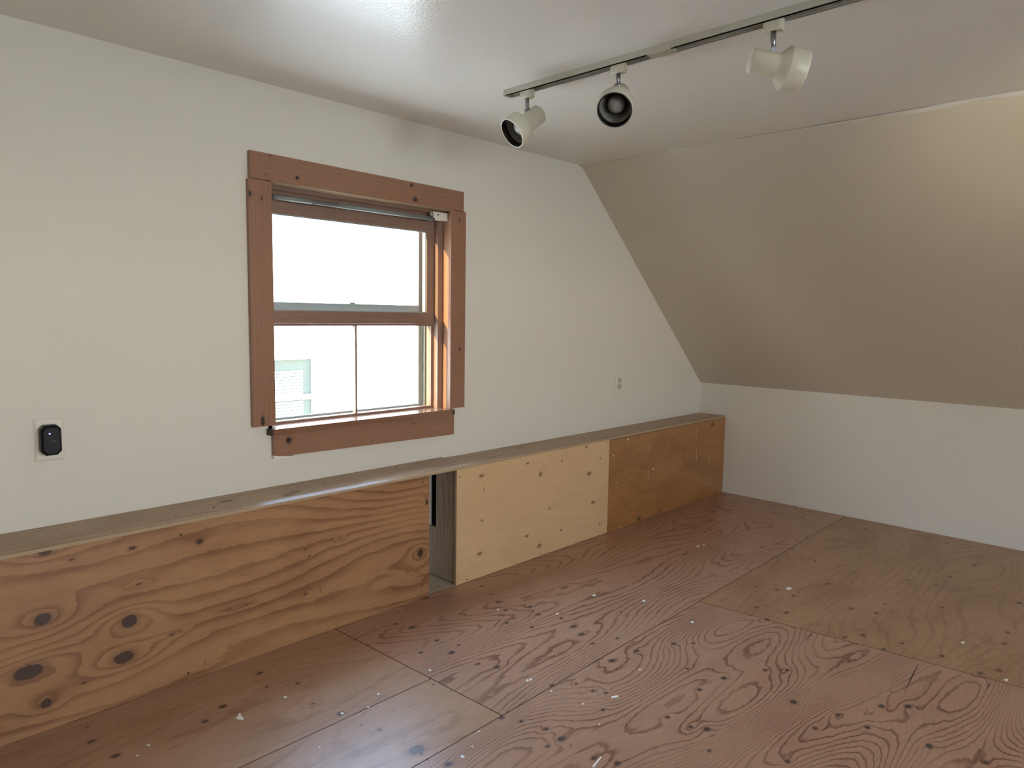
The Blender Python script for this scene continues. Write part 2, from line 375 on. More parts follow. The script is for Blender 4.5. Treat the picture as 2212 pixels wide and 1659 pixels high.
# ceiling: flat part, two slopes, two knee walls
Y0, Y1 = YB-WT, WT
bm = bmesh.new(); bx(bm, XL_S-0.05, XS+0.0, Y0, Y1, ZC, ZC+0.12); bmesh.ops.recalc_face_normals(bm, faces=bm.faces)
tag(obj('ceiling', bm, M_CEIL), kind='structure')
def slope(name, xk, xs):
    """the pitched part of the ceiling; its upper edge is a hand-taped joint that wanders a little"""
    bm = bmesh.new(); sg = 1 if xk > xs else -1
    rs = random.Random(5); ny = 60; nz = 14
    rows = []
    for i in range(ny+1):
        y = Y0+(Y1-Y0)*i/ny
        row = []
        for k in range(nz+1):
            f = k/nz; x = xk+(xs-xk)*f; z = ZK+(ZC-ZK)*f
            if k == nz: x += sg*0.0 + rs.uniform(-0.004, 0.004); z = ZC+0.004
            row.append(bm.verts.new((x, y, z)))
        rows.append(row)
    for i in range(ny):
        for k in range(nz):
            f = bm.faces.new((rows[i][k], rows[i+1][k], rows[i+1][k+1], rows[i][k+1])); f.smooth = True
    nx, nz_ = sg*0.08, 0.08
    a = [bm.verts.new((xk+sg*0.1, Y0, ZK)), bm.verts.new((xk+sg*0.1, Y1, ZK)), bm.verts.new((xs+sg*0.08, Y1, ZC+0.12)), bm.verts.new((xs+sg*0.08, Y0, ZC+0.12))]
    bm.faces.new(a)
    for e in ((rows[0][0], rows[ny][0], a[1], a[0]), (rows[0][nz], rows[ny][nz], a[2], a[3])): bm.faces.new(e)
    bmesh.ops.recalc_face_normals(bm, faces=bm.faces)
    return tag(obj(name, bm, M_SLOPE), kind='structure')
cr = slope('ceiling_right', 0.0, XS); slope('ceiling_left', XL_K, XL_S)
bm = bmesh.new(); rs = random.Random(9); sd = np.array((0-XS, ZK-ZC)); sd = sd/np.linalg.norm(sd); nn_ = np.array((-abs(sd[1]), -sd[0]))
top, bot = [], []
for i in range(90):                         # hand-troweled joint compound along the upper edge of the slope
    y = -0.9-i*0.02; w_ = 0.006+0.016*min(1, max(0, (-y-1.25)/0.5))*(0.6+0.4*math.sin(i*0.37))+rs.uniform(0, 0.003)
    a = np.array((XS, ZC))+nn_*0.0035; b = np.array((XS, ZC))+sd*w_+nn_*0.0012
    top.append(bm.verts.new((a[0], y, a[1]))); bot.append(bm.verts.new((b[0], y, b[1])))
for i in range(89): bm.faces.new((top[i], top[i+1], bot[i+1], bot[i]))
obj('joint_compound', bm, M_WALL, cr)
bm = bmesh.new(); R_ = []
for i in range(9):                          # rounded corner where slope, ceiling and gable meet
    y = -0.06*i; k_ = 0.030*(1-i/8)**1.5
    R_.append([bm.verts.new((XS-k_*1.2, y, ZC+0.0005)), bm.verts.new((XS+0.2*k_, y, ZC-0.32*k_)), bm.verts.new((XS+sd[0]*k_*1.2, y, ZC+sd[1]*k_*1.2+0.0005))])
for a, b in zip(R_[:-1], R_[1:]):
    for q_ in (0, 1):
        try: bm.faces.new((a[q_], a[q_+1], b[q_+1], b[q_])).smooth = True
        except ValueError: pass
obj('corner_fillet', bm, M_SLOPE, cr)
tag(box('wall_right', 0, 0.1, Y0, Y1, -0.05, ZK, M_WALL), kind='structure')
tag(box('wall_left', XL_K-0.1, XL_K, Y0, Y1, -0.05, ZK, M_WALL), kind='structure')
# floor slab + plywood sheets
floor = tag(box('floor', XL_K, 0, Y0, Y1, -0.12, -0.018, M_DARK), kind='structure')
S_ = 0.92
fk = []
for (ox, oy, sc, lst) in (
    (700, 1200, 3.16, [(485,467),(598,492),(1075,210),(1140,265),(1185,316),(1240,372),(1405,350),(1460,402),(1620,425),(1705,485),(1762,537),(1245,460),(1420,490),(770,580),(920,612),(870,662),(1055,740),(1178,762),(1965,718),(2135,650),(1835,600),(1720,875),(1835,925),(1925,937),(1905,1053),(1345,1132),(1213,1107),(1515,1182),(1620,1252),(1525,1303),(630,1327),(380,1190),(848,1425),(1840,1384),(2003,1420),(1555,885),(1640,218),(2000,565),(660,662)]),
    (1400, 1050, 2.724, [(597,186),(850,370),(983,440),(405,455),(215,400),(1057,575),(1525,550),(1690,580),(1775,533),(1240,410),(1115,465),(755,610),(635,590),(640,715),(815,745),(1195,720),(1345,748),(1395,695),(1430,740),(2185,688),(1265,878),(1155,890),(1495,925),(1385,960),(1000,812),(2115,862),(2095,925),(2065,1085),(1955,1100),(1730,1000),(150,928),(265,925),(235,1075),(447,1130),(303,1198),(115,1360),(250,1418),(345,1430),(690,1083),(820,1083),(855,1270),(980,1425),(1118,1348),(1290,1420),(1373,1295),(1530,1297),(360,1558),(820,1620),(1990,1628),(1655,1530),(700,785),(480,157),(365,258),(440,265),(1760,335),(1420,270),(1280,253),(710,115),(1920,465),(1730,713),(855,645)]),
    (0, 1259, 2.765, [(545,948),(690,1033),(1330,738),(1225,827),(1550,540),(1590,622),(1780,600),(1868,722),(515,862),(2035,780)])):
    for (a, b) in lst:
        fk.append(on(ox+a/sc, oy+b/sc, 2, 0.0))
big = on(899, 1620, 2, 0)
rs = random.Random(11)
fknots = []
for kx in fk:
    r = rs.uniform(0.006, 0.0108)
    if np.linalg.norm(kx-big) < 0.03: r = 0.02
    fknots.append((kx, r*1.15, r*0.85, rs.choice((-1, 1))*rs.uniform(0.4, 1.3)))
for (a, b) in [(779,1565.5),(924.7,1641),(910.4,1630.4),(1233,1610.5),(1075.6,1416),(975,1492.7),(937,1478.5),(336,1504),(589.5,1438),(779.4,1565.7),(1925,1494),(1869,1571),(1611,1485),(1538,1589)]:
    fknots.append((on(a, b, 2, 0), 0.005, 0.004, 0.0))
def sheet(x00, x10, x11, x01, y00, y10, y11, y01, mat, res, seed, freq, amp, ks):
    g = 0.0014
    q = [(x00+g, y00+g, 0), (x10-g, y10+g, 0), (x11-g, y11-g, 0), (x01+g, y01-g, 0)]
    lo = min(x00, x01)-0.1, max(x10, x11)+0.1; yl = min(y00, y10)-0.1, max(y11, y01)+0.1
    kk = [k for k in ks if lo[0] < k[0][0] < lo[1] and yl[0] < k[0][1] < yl[1]]
    board('plywood_sheet', q, (0, 0, -0.0175), [mat, M_DARK], floor, res, seed, freq, amp, 0, kk, fkw=dict(ku=(0.12, 1.0), kv=(0.5, 3.2)))
XA0, XA1 = -3.377*S_, -3.329*S_           # cross seam of the row along the ledge
YS0, YS1 = -1.164*S_, -1.116*S_           # long seam at x=-3.4, x=0
ys = lambda x: YS0+(YS1-YS0)*(x+3.41)/3.41
XBt = lambda y: (-1.99+(-1.88+1.99)*(-1.34-y/S_)/(0.93))*S_
YM = on(800, 1527, 2, 0)[1]
R2 = -2.30
sheet(XA1, -0.0, -0.0, XA0, ys(XA1), ys(0), 0.0, 0.0, M_FLOOR, 0.009, 21, 24, 4.0, fknots)
xm = XA0+(XA1-XA0)*(YM/(YS0))
sheet(-5.4, xm, XA0, -5.4, YM, YM, 0.0, 0.0, M_FLOOR2, 0.009, 22, 15, 1.6, fknots)
sheet(-5.4, XA1, xm, -5.4, ys(-5.4), ys(XA1), YM, YM, M_FLOOR2, 0.009, 23, 16, 1.8, fknots)
xb0, xb1 = XBt(R2), XBt(ys(-1.8))
sheet(-4.22, xb0, xb1, -4.22, R2, R2, ys(xb1), ys(-4.22), M_FLOOR, 0.008, 24, 30, 6.0, fknots)
sheet(xb0, 0, 0, xb1, R2, R2, ys(0), ys(xb1), M_FLOOR3, 0.009, 25, 20, 2.6, fknots)
sheet(-6.65, -4.22, -4.22, -6.65, R2, R2, ys(-4.22), ys(-6.65), M_FLOOR, 0.05, 26, 20, 3, [])
sheet(-7.2, -5.4, -5.4, -7.2, ys(-6.65), ys(-5.4), 0.0, 0.0, M_FLOOR2, 0.05, 27, 16, 2, [])
for j, (ya, yb, cuts) in enumerate(((-3.52, R2, (-7.2, -5.0, -2.56, 0)), (-4.74, -3.52, (-7.2, -6.2, -3.76, -1.32, 0)), (YB, -4.74, (-7.2, -5.0, -2.56, 0)))):
    for a, b in zip(cuts[:-1], cuts[1:]):
        sheet(a, b, b, a, ya, ya, yb, yb, M_FLOOR, 0.05, 30+j*7+int(-a*3), 20, 3, [])
# open splits in the floor sheets
for (a, b, w) in (((1985,1431),(1952,1499),0.0035),((1757,1366),(1738,1384),0.003),((2140,1474),(2132,1490),0.003)):
    A, B = on(*a, 2, 0.0), on(*b, 2, 0.0); d = (B-A)/np.linalg.norm(B-A); n = np.array((-d[1], d[0], 0))*w/2
    bm = bmesh.new(); m_ = (A+B)/2
    pts = [A, m_*0.6+A*0.4+n, B*0.9+A*0.1+n*0.3, B, m_-n]
    lo_ = [bm.verts.new((p_[0], p_[1], -0.004)) for p_ in pts]; up_ = [bm.verts.new((p_[0], p_[1], 0.0005)) for p_ in pts]
    bm.faces.new(up_); bm.faces.new(lo_[::-1])
    for i in range(5): bm.faces.new((up_[i], up_[(i+1) % 5], lo_[(i+1) % 5], lo_[i]))
    bmesh.ops.recalc_face_normals(bm, faces=bm.faces)
    obj('crack', bm, M_DARK, floor)

# ================================================================== WINDOW
win = tag(empty('window_1', (-2.78, 0, 0.76)), kind='structure')
CY = -0.020
x_hl, x_hr = gx(540, 350), gx(1002, 437)
z_ht = 0.5*(gz(535, 323)+gz(1002, 415)); z_hb = 0.5*(gz(538, 382)+gz(1003, 459))
x_ll, x_lr = gx(542, 650), gx(591, 650); z_lb = gz(545, 924)
x_rl, x_rr = gx(973.5, 670), gx(1005, 670); z_rb = gz(1005, 879)
kp = lambda u, v, a, b, p_=1.0: pk(u, v, 1, CY, a, b, p_)
board('head_casing', [(x_hl, CY, z_hb+0.003), (x_hr, CY, z_hb-0.003), (x_hr, CY, gz(1002, 415)), (x_hl, CY, gz(537, 323))], (0, -CY, 0), M_TRIM, win, 0.006, 41, 60, 1.0, 0,
     knots=[kp(642,384,.007,.007), kp(889,400,.009,.006), kp(897,431,.010,.010), kp(583,337,.006,.003,.3), kp(575,378,.006,.003,.3)])
wbox('side_casing', x_ll, x_lr, CY, 0, z_lb, z_hb-0.0008, M_TRIM, win, grain='z', seed=42, freq=60, amp=1.0, res=0.006,
     knots=[kp(565,428,.008,.004,.5), kp(538,418,.012,.008), kp(557,732,.008,.002,.3), kp(568,910,.018,.007,.8)])
wbox('side_casing', x_rl, x_rr, CY, 0, z_rb, z_hb-0.0008, M_TRIM, win, grain='z', seed=43, freq=60, amp=1.0, res=0.006,
     knots=[kp(993,475,.006,.004,.5), kp(993,754,.008,.0045,.5), kp(998,805,.005,.003,.3)])
# stool and apron
z_st = 0.5*(gz(583, 925)+gz(981, 884)); z_stb = 0.5*(gz(592, 938)+gz(981, 894))
x_s0, x_s1 = gx(586, 930, -0.035), gx(981, 890, -0.035)
st = wbox('stool', x_s0, x_s1, -0.038, 0.16, z_stb, z_st, M_STOOL, win, face='+z', grain='x', seed=44, freq=30, amp=1, res=0.02)
for (xa, xb) in ((x_s0-0.0006, x_s0+0.007), (x_s1-0.0115, x_s1+0.0006)):
    box('end_paint', xa, xb, -0.0388, -0.001, z_stb-0.0005, z_st+0.0005 if xa < -3 else z_st-0.006, M_SCREW, st)
z_ab = 0.5*(gz(592, 988)+gz(981, 938))
x_a0, x_a1 = gx(592, 960), gx(981, 915)
ap = board('apron', [(x_a0, CY, gz(592, 988)), (x_a1, CY, gz(981, 938)), (x_a1, CY, z_stb-0.0012), (x_a0, CY, z_stb-0.0012)], (0, -CY, 0), M_TRIM, win, 0.006, 45, 60, 1.2, 0,
     knots=[kp(624,951,.011,.011,1.6), kp(806,951,.004,.004,.3), kp(893,915,.012,.003,.4)])
bm = bmesh.new()
prism(bm, [(x_a0-0.0004, z_ab-0.0006), (x_a0+0.085, z_ab-0.0006), (x_a0+0.082, z_ab+0.002), (x_a0+0.05, z_ab+0.005), (x_a0+0.02, z_ab+0.008), (x_a0-0.0004, z_ab+0.012)], 1, CY-0.0006, -0.0005)
bmesh.ops.recalc_face_normals(bm, faces=bm.faces); obj('bare_chip', bm, M_WHITE, ap)
# jamb boards
JD = WT
jx1 = x_rl+0.004; jx0 = x_lr-0.004; jz1 = z_hb+0.004
wbox('jamb', jx1, jx1+0.016, 0, JD, z_st, jz1, M_TRIM, win, face='-x', grain='z', seed=46, freq=40, amp=0.6, res=0.02)
wbox('jamb', jx0-0.016, jx0, 0, JD, z_st, jz1, M_TRIM, win, face='+x', grain='z', seed=47, freq=40, amp=0.6, res=0.02)
wbox('head_jamb', jx0-0.016, jx1+0.016, 0, JD, jz1, jz1+0.016, M_TRIM, win, face='-z', grain='x', seed=48, freq=40, amp=0.6, res=0.02)
# stops
SY0, SY1 = 0.041, 0.068
wbox('stop', jx1-0.030, jx1, SY0, SY1, z_st, jz1, M_SASH, win, face='-y', grain='z', seed=49, freq=60, amp=0.5, res=0.02)
wbox('stop', jx0, jx0+0.030, SY0, SY1, z_st, jz1, M_SASH, win, face='-y', grain='z', seed=50, freq=60, amp=0.5, res=0.02)
wbox('head_stop', jx0, jx1, SY0-0.014, SY1, jz1-0.020, jz1, M_SASH, win, face='-y', grain='x', seed=51, freq=60, amp=0.5, res=0.02)
for (yy, zz, rr_) in ((-0.010, z_hb-0.001, 0.0045), (0.010, jz1-0.0055, 0.006)):   # moulded beads under the head
    bm = bmesh.new(); tube(bm, (jx0+0.004, yy, zz+0.002), (jx1-0.004, yy, zz-0.002), rr_, 12); obj('bead', bm, M_BEAD, win)
# sashes
def sy(u, v, y=SY1): return on(u, v, 1, y)
ux1 = sy(922, 590)[0]; ut = sy(921, 500)[2]; ub = sy(925, 676)[2]; mb = sy(930, 699)[2]
lx1 = sy(932, 800)[0]; lt = sy(930, 704)[2]; lb = 0.5*(sy(930, 879)[2]+sy(600, 908)[2])
sxl = jx0+0.030; sxr = jx1-0.030
us = empty('upper_sash', (0, 0, 0), win); us.location = -win.location
UY0, UY1 = SY1, SY1+0.032
ulx = on(588, 590, 1, UY0+0.016)[0]-0.004
wbox('top_rail', sxl, sxr, UY0, UY1, ut, jz1-0.02, M_SASH, us, grain='x', seed=52, freq=45, amp=.8, res=.01)
wbox('stile', ux1, sxr, UY0, UY1, ub, ut, M_SASH, us, grain='z', seed=53, freq=45, amp=.8, res=.01)
wbox('stile', sxl, ulx, UY0, UY1, ub, ut, M_SASH, us, grain='z', seed=54, freq=45, amp=.8, res=.01)
wbox('bottom_rail', sxl, sxr, UY0, UY1, mb, ub, M_SASH, us, grain='x', seed=55, freq=45, amp=.8, res=.01)
box('pane', ulx-0.004, ux1+0.004, UY0+0.016, UY0+0.019, ub-0.004, ut+0.004, M_GLASS, us)
for nm, (xa, xb, za, zb) in (('glazing_bead', (ulx, ux1, ut-0.005, ut)), ('glazing_bead', (ulx, ux1, ub, ub+0.004)), ('glazing_bead', (ux1-0.004, ux1, ub, ut))):
    box(nm, xa, xb, UY0+0.006, UY0+0.016, za, zb, M_ALU, us)
ls = empty('lower_sash', (0, 0, 0), win); ls.location = -win.location
LY0, LY1 = SY1+0.004, SY1+0.036
wbox('top_rail', sxl, sxr, LY0, LY1, lt, mb-0.0006, M_SASH, ls, grain='x', seed=56, freq=45, amp=.8, res=.01)
wbox('stile', lx1, sxr, LY0, LY1, lb, lt, M_SASH, ls, grain='z', seed=57, freq=45, amp=.8, res=.01)
llx = on(592, 800, 1, LY0+0.014)[0]-0.004
wbox('stile', sxl, llx, LY0, LY1, lb, lt, M_SASH, ls, grain='z', seed=58, freq=45, amp=.8, res=.01)
wbox('bottom_rail', sxl, sxr, LY0, LY1, z_st, lb, M_SASH, ls, grain='x', seed=59, freq=45, amp=.8, res=.01)
mx = sy(772.5, 790)[0]
wbox('muntin', mx-0.0045, mx+0.0045, LY0+0.006, LY1-0.006, lb, lt, M_SASH, ls, grain='z', seed=60, freq=45, amp=.8, res=.02)
box('pane', llx-0.004, mx, LY0+0.014, LY0+0.017, lb-0.004, lt+0.004, M_GLASS, ls)
box('pane', mx, lx1+0.004, LY0+0.014, LY0+0.017, lb-0.004, lt+0.004, M_GLASS, ls)
# storm window outside the sashes
sf = empty('storm_window', (0, 0, 0), win); sf.location = -win.location
FY = 0.128
fr0, fr1 = on(904, 590, 1, FY)[0], on(921, 590, 1, FY)[0]
box('stile', fr0, fr0+(fr1-fr0)*0.62, FY, FY+0.02, z_st, jz1, M_ALU, sf, 0.001)
box('stile', fr0+(fr1-fr0)*0.62, jx1, FY-0.008, FY+0.02, z_st, jz1, M_ALU, sf, 0.001)
box('stile', jx0, jx0+0.03, FY, FY+0.02, z_st, jz1, M_ALU, sf, 0.001)
zr = 0.5*(on(600, 663, 1, FY)[2]+on(900, 668, 1, FY)[2]); zr1 = 0.5*(on(600, 652, 1, FY)[2]+on(900, 660, 1, FY)[2])
box('meeting_rail', jx0, jx1, FY+0.001, FY+0.019, zr-0.022, zr1, M_ALU, sf, 0.001)
lc = on(760, 658, 1, FY)
lt_ = box('latch', lc[0]-0.014, lc[0]+0.014, FY-0.006, FY+0.004, zr1-0.001, zr1+0.006, M_ALU, sf, 0.001)
box('bottom_rail', jx0, jx1, FY+0.001, FY+0.019, z_st, z_st+0.016, M_ALU, sf, 0.001)
box('outer_jamb', jx1-0.010, jx1, SY1+0.037, JD, z_st, jz1, M_OUTJ, win)
# exterior sill so the opening is closed round the frame
box('outer_sill', OX0-0.03, OX1+0.03, 0.10, WT+0.04, OZ0-0.03, z_stb+0.004, M_NTRIM, win)
for (xa, xb, za, zb) in ((OX0-0.002, jx0-0.012, OZ0, jz1+0.016), (jx1+0.012, OX1+0.002, OZ0, jz1+0.016), (OX0-0.002, OX1+0.002, jz1+0.012, OZ1+0.002)):
    if xb > xa and zb > za: box('blocking', xa, xb, 0.002, JD, za, zb, M_SASH, win)
# rolled shade roller under the window head, with its white bracket
RY = 0.020
ra = on(590, 428, 1, RY); rb_ = on(938, 470, 1, RY); zr_ = 0.5*(ra[2]+rb_[2])
rod = tag(empty('shade_roller', (rb_[0], RY, zr_)), 'thin grey metal shade roller across the top of the wooden window frame', 'shade roller')
xe = on(934, 470, 1, RY)[0]
bm = bmesh.new(); tube(bm, (jx0, RY, zr_), (xe, RY, zr_), 0.0085); obj('roller_tube', bm, M_ROD, rod)
for (u0, u1) in ((590, 672), (728, 930)):
    bm = bmesh.new(); tube(bm, (max(jx0, on(u0, 440, 1, RY)[0]), RY, zr_), (min(xe-0.002, on(u1, 460, 1, RY)[0]), RY, zr_), 0.0095); obj('sleeve', bm, M_RODLBL, rod)
bm = bmesh.new(); tube(bm, (xe-0.016, RY, zr_), (xe+0.004, RY, zr_), 0.0125); obj('end_cap', bm, M_ROD, rod)
b0, b1 = on(936.5, 467, 1, RY-0.012), on(957.5, 467, 1, RY-0.012)
bzt, bzb = on(947, 458, 1, RY-0.012)[2], on(947, 475, 1, RY-0.012)[2]
br = box('bracket', b0[0], jx1, RY-0.012, RY+0.014, bzb, bzt, M_PLATE, rod, 0.0015)
bc = on(946.5, 464, 1, RY-0.0125)
bm = bmesh.new(); tube(bm, (bc[0], RY-0.0135, bc[2]), (bc[0], RY-0.010, bc[2]), 0.0035, 14); obj('screw', bm, M_SCREW, br)

# rear gable windows (behind the photographer): same kind of frame, they bring in the daylight
for k, (xa, xb) in enumerate(RW):
    wn = tag(empty('window_%d' % (k+2), ((xa+xb)/2, YB, RZ0)), kind='structure')
    t_ = 0.05
    for nm, a in (('sill_rail', (xa, xb, RZ0, RZ0+t_)), ('head_rail', (xa, xb, RZ1-t_, RZ1)), ('stile', (xa, xa+t_, RZ0+t_, RZ1-t_)), ('stile', (xb-t_, xb, RZ0+t_, RZ1-t_)), ('meeting_rail', (xa+t_, xb-t_, (RZ0+RZ1)/2-0.02, (RZ0+RZ1)/2+0.02))):
        wbox(nm, a[0], a[1], YB-0.10, YB-0.05, a[2], a[3], M_SASH, wn, face='-y', grain='x', seed=70+k, freq=40, amp=1, res=.1)
    box('pane', xa+t_-0.005, xb-t_+0.005, YB-0.078, YB-0.074, RZ0+t_-0.005, RZ1-t_+0.005, M_GLASS, wn)
def portal(name, x, y, z, w, h, toward):
    l = bpy.data.lights.new(name, 'AREA'); l.shape = 'RECTANGLE'; l.size = w; l.size_y = h; l.cycles.is_portal = True
    o = bpy.data.objects.new(name, l); C.objects.link(o); o.location = (x, y, z)
    o.rotation_euler = Vector((0, toward, 0)).to_track_quat('-Z', 'Z').to_euler()
for k, (xa, xb) in enumerate(RW):
    portal('daylight_portal', (xa+xb)/2, YB-WT-0.01, (RZ0+RZ1)/2, xb-xa, RZ1-RZ0, 1)
portal('daylight_portal', (OX0+OX1)/2, WT+0.05, (OZ0+OZ1)/2, OX1-OX0, OZ1-OZ0, -1)

# ================================================================== PLYWOOD LEDGE
fy = -BD
TT = 0.0125
zb_t = BH-TT
xLe = on(927, 1150, 1, fy)[0]; xMs = on(986, 1130, 1, fy)[0]; xMe = on(1314, 1050, 1, fy)[0]
kf = lambda u, v, a, b, p_=1.4: pk(u, v, 1, fy, a, b, p_)
def screw(u, v, parent, r=0.0045, plane=fy, axis=1):
    c = on(u, v, axis, plane); bm = bmesh.new()
    n = [0, 0, 0]; n[axis] = 1; n = Vector(n)
    sgn = -1
    lathe(bm, [(0, r*0.55), (0.0012, r), (0.004, r)], frame_z(Vector(c)+n*sgn*0.0008, n*-sgn, Vector((0.1, 0.2, 1))), 12, cap0=True, cap1=True)
    bmesh.ops.recalc_face_normals(bm, faces=bm.faces)
    return obj('screw', bm, M_SCREW, parent)
boxL = tag(empty('plywood_box', (-4.6, 0, 0)), 'long low pine plywood box with large dark knots, directly under the window', 'built-in box')
fpL = wbox('front_panel', -5.6, xLe, fy, fy+0.018, 0.001, zb_t, [M_PANEL_A, M_EDGE_X], boxL, grain='x', seed=81, freq=19, amp=2.0, res=0.008, fkw=dict(ku=(0.08, 0.8), kv=(0.5, 3.0)),
  knots=[kf(92,1338,.020,.016,2.0), kf(280,1342,.021,.018,-2.4), kf(268,1420,.027,.017,2.2), kf(62,1452,.034,.019,-2.2), kf(100,1519,.013,.013,1.2), kf(97,1191,.018,.010,1.2),
         kf(908,1195,.014,.016,-2.0), kf(922,1084,.006,.012,1.2), kf(431,1170,.010,.009,.2), kf(182,1476,.007,.003,.2), kf(155,1210,.006,.004,.4), kf(300,1262,.008,.003,2.6),
         kf(443,1432,.003,.008,.1), kf(660,1187,.0025,.008,.1), kf(668,1201,.006,.004,.1), kf(660,1283,.006,.005,.1), kf(692,1275,.003,.008,.1), kf(735,1165,.004,.004,3.0),
         kf(370,1370,.012,.004,1.5), kf(520,1310,.02,.003,1.0), kf(286,1184,.012,.005,.1)])
for (u, v) in ((390.5,1155.5),(407,1454),(914,1041.5),(911.5,1264),(336,1503)): screw(u, v, fpL)
wbox('end_panel', xLe-0.0196, xLe-0.0006, fy+0.018, -0.001, 0.001, zb_t, [M_INSIDE, M_EDGE_X], boxL, face='+x', grain='z', seed=82, freq=30, amp=1, res=.03)
boxR = tag(empty('plywood_box', (-1.25, 0, 0)), 'low plywood box with pale birch and brown varnished panels, ending at the knee wall', 'built-in box')
fpM = wbox('front_panel', xMs, xMe-0.0005, fy, fy+0.014, 0.001, zb_t, [M_PANEL_B, M_EDGE_X], boxR, grain='x', seed=83, freq=14, amp=1.2, res=0.008,
  knots=[kf(u, v, a*1.25, b*1.25, .5) for (u, v, a, b) in ((1040,1028,.012,.006),(1167.5,1024,.009,.009),(1214,995,.005,.005),(1140,1001,.010,.004),(1272.6,1023,.013,.008),(1281,1085,.012,.007),(1187,1099,.008,.004),(1155,1081,.004,.004),(1041.5,1124,.007,.004),(1046.5,1057,.003,.009),(1138,1158,.010,.005),(1165,1179,.011,.008),(1211.5,1145,.006,.005),(1036.6,1196,.012,.006),(1297,990,.006,.004),(1295,1131,.006,.005),(1267,965,.006,.008))])
fpM['label'] = 'pale birch front panel with small knots'
for (u, v) in ((994.6,1031),(1009,1251.5),(1166,1196.3),(1312,955.3),(1311,1140.7)): screw(u, v, fpM, 0.004)
fpR = wbox('front_panel', xMe+0.0005, -0.001, fy, fy+0.014, 0.001, zb_t-0.002, [M_PANEL_C, M_EDGE_X], boxR, grain='x', seed=84, freq=12, amp=1.4, res=0.008,
  knots=[kf(1539,917,.016,.014,1.0), kf(1478.7,973,.008,.008,.6), kf(1452,951.7,.005,.008,.4), kf(1478,1084,.004,.010,.4), kf(1425,1105,.02,.006,.8), kf(1380,1120,.02,.01,.8)])
fpR['label'] = 'brown varnished front panel with paint drips'
for (u, v) in ((1318,956),(1318,1028),(1318,1132)): screw(u, v, fpR, 0.0035)
for (u, v, a, b) in ((1356.5,949,.009,.012),(1325,984,.010,.008),(1411,1013,.009,.011),(1333,1043.5,.006,.005),(1341,1138,.008,.007),(1365,1035,.005,.005)):
    c = on(u, v, 1, fy); bm = bmesh.new()
    pts = [(c[0]+a*0.5*math.cos(i*math.pi/5)*(1+0.35*math.sin(i*2.3+u)), c[2]+b*0.5*math.sin(i*math.pi/5)*(1+0.3*math.cos(i*1.7+u))) for i in range(10)]
    prism(bm, pts, 1, fy-0.0012, fy+0.001); bmesh.ops.recalc_face_normals(bm, faces=bm.faces); obj('paint_drip', bm, M_WHITE, fpR)
for (u, v0, v1) in ((1402.7,956,978),(1401,1016,1038),(1504,927,945),(1504,966,997),(1532,985,1000)):
    a, b = on(u, v0, 1, fy), on(u, v1, 1, fy); bm = bmesh.new()
    prism(bm, [(a[0]-.0016, a[2]), (a[0]+.0012, a[2]-.004), (b[0]+.0012, b[2]+.004), (b[0]-.0016, b[2])], 1, fy-0.0008, fy+0.001)
    bmesh.ops.recalc_face_normals(bm, faces=bm.faces); obj('paint_drip', bm, M_PLATE2, fpR)
# end panel of the right-hand box, seen through the gap, with its cut-out hole
ex = xMs+0.008
hx = lambda u, v: on(u, v, 0, ex)
hz0, hz1 = hx(936, 1138)[2], zb_t
hyf, hyb = hx(942, 1080)[1], -0.012
bm = bmesh.new()
ep = board('end_panel', [(ex, fy+0.0145, 0.004), (ex, hyf, 0.004), (ex, hyf, zb_t), (ex, fy+0.0145, zb_t)], (0.017, 0, 0), [M_INSIDE, M_EDGE_X], boxR, 0.01, 85, 40, 1.2, 1, [])
board('end_panel', [(ex, hyf, 0.004), (ex, -0.001, 0.004), (ex, -0.001, hz0), (ex, hyf, hz0)], (0.017, 0, 0), [M_INSIDE, M_EDGE_X], boxR, 0.01, 86, 40, 1.2, 1, [])
for (u, v) in ((971.5, 1230.5), (974.5, 1041)): screw(u, v, ep, 0.004, ex, 0)
box('box_shade', ex+0.0175, ex+0.6, -0.006, -0.0015, 0.004, zb_t-0.001, M_NAVY, boxR)  # dark sheets added so the box interior reads as shaded
box('box_shade', ex+0.30, ex+0.304, fy+0.0145, -0.0065, 0.004, zb_t-0.001, M_NAVY, boxR)
# concrete-grey floor patch in the gap
gp = board('floor_patch', [(xLe-0.001, fy+0.012, 0.0012), (ex-0.001, fy+0.006, 0.0012), (ex-0.001, -0.001, 0.0012), (xLe-0.001, -0.001, 0.0012)], (0, 0, -0.001), [M_CONC], floor, 0.05, 88, 20, 1)
# top boards
xT = on(1011, 1003, 1, fy)[0]; xTb = on(946, 990, 1, 0)[0]
tl = board('ledge_board', [(-5.6, fy+0.017, BH+0.004), (xT, fy+0.017, BH+0.004), (xTb+0.02, -0.0005, BH+0.004), (-5.6, -0.0005, BH+0.004)], (0, 0, -TT-0.004), [M_TOP, M_EDGE_Z], None, 0.008, 91, 34, 1.0, 0,
   [pk(490,1085,2,BH,.020,.010,1.2), pk(622,1072,2,BH,.016,.008,1.2), pk(640,1066,2,BH,.014,.007,.6), pk(900,1003,2,BH,.01,.006,.5), pk(985,998,2,BH,.012,.006,.5), pk(410,1097,2,BH,.006,.004,.2)])
lipq = [(-5.6, fy-0.003, BH-0.0022), (xT, fy-0.003, BH-0.0022), (xT, fy+0.017, BH+0.004), (-5.6, fy+0.017, BH+0.004)]
lip = board('worn_lip', lipq, (0, 0, -0.0103), [M_LIP, M_EDGE_Z], tl, 0.008, 93, 55, 0.5, 0)
for v_ in lip.data.vertices:
    if v_.co.z < BH-0.0095: v_.co.z = BH-TT
tag(tl, 'weathered plywood ledge board with bright window sheen, spanning the gap between the boxes', 'ledge board')
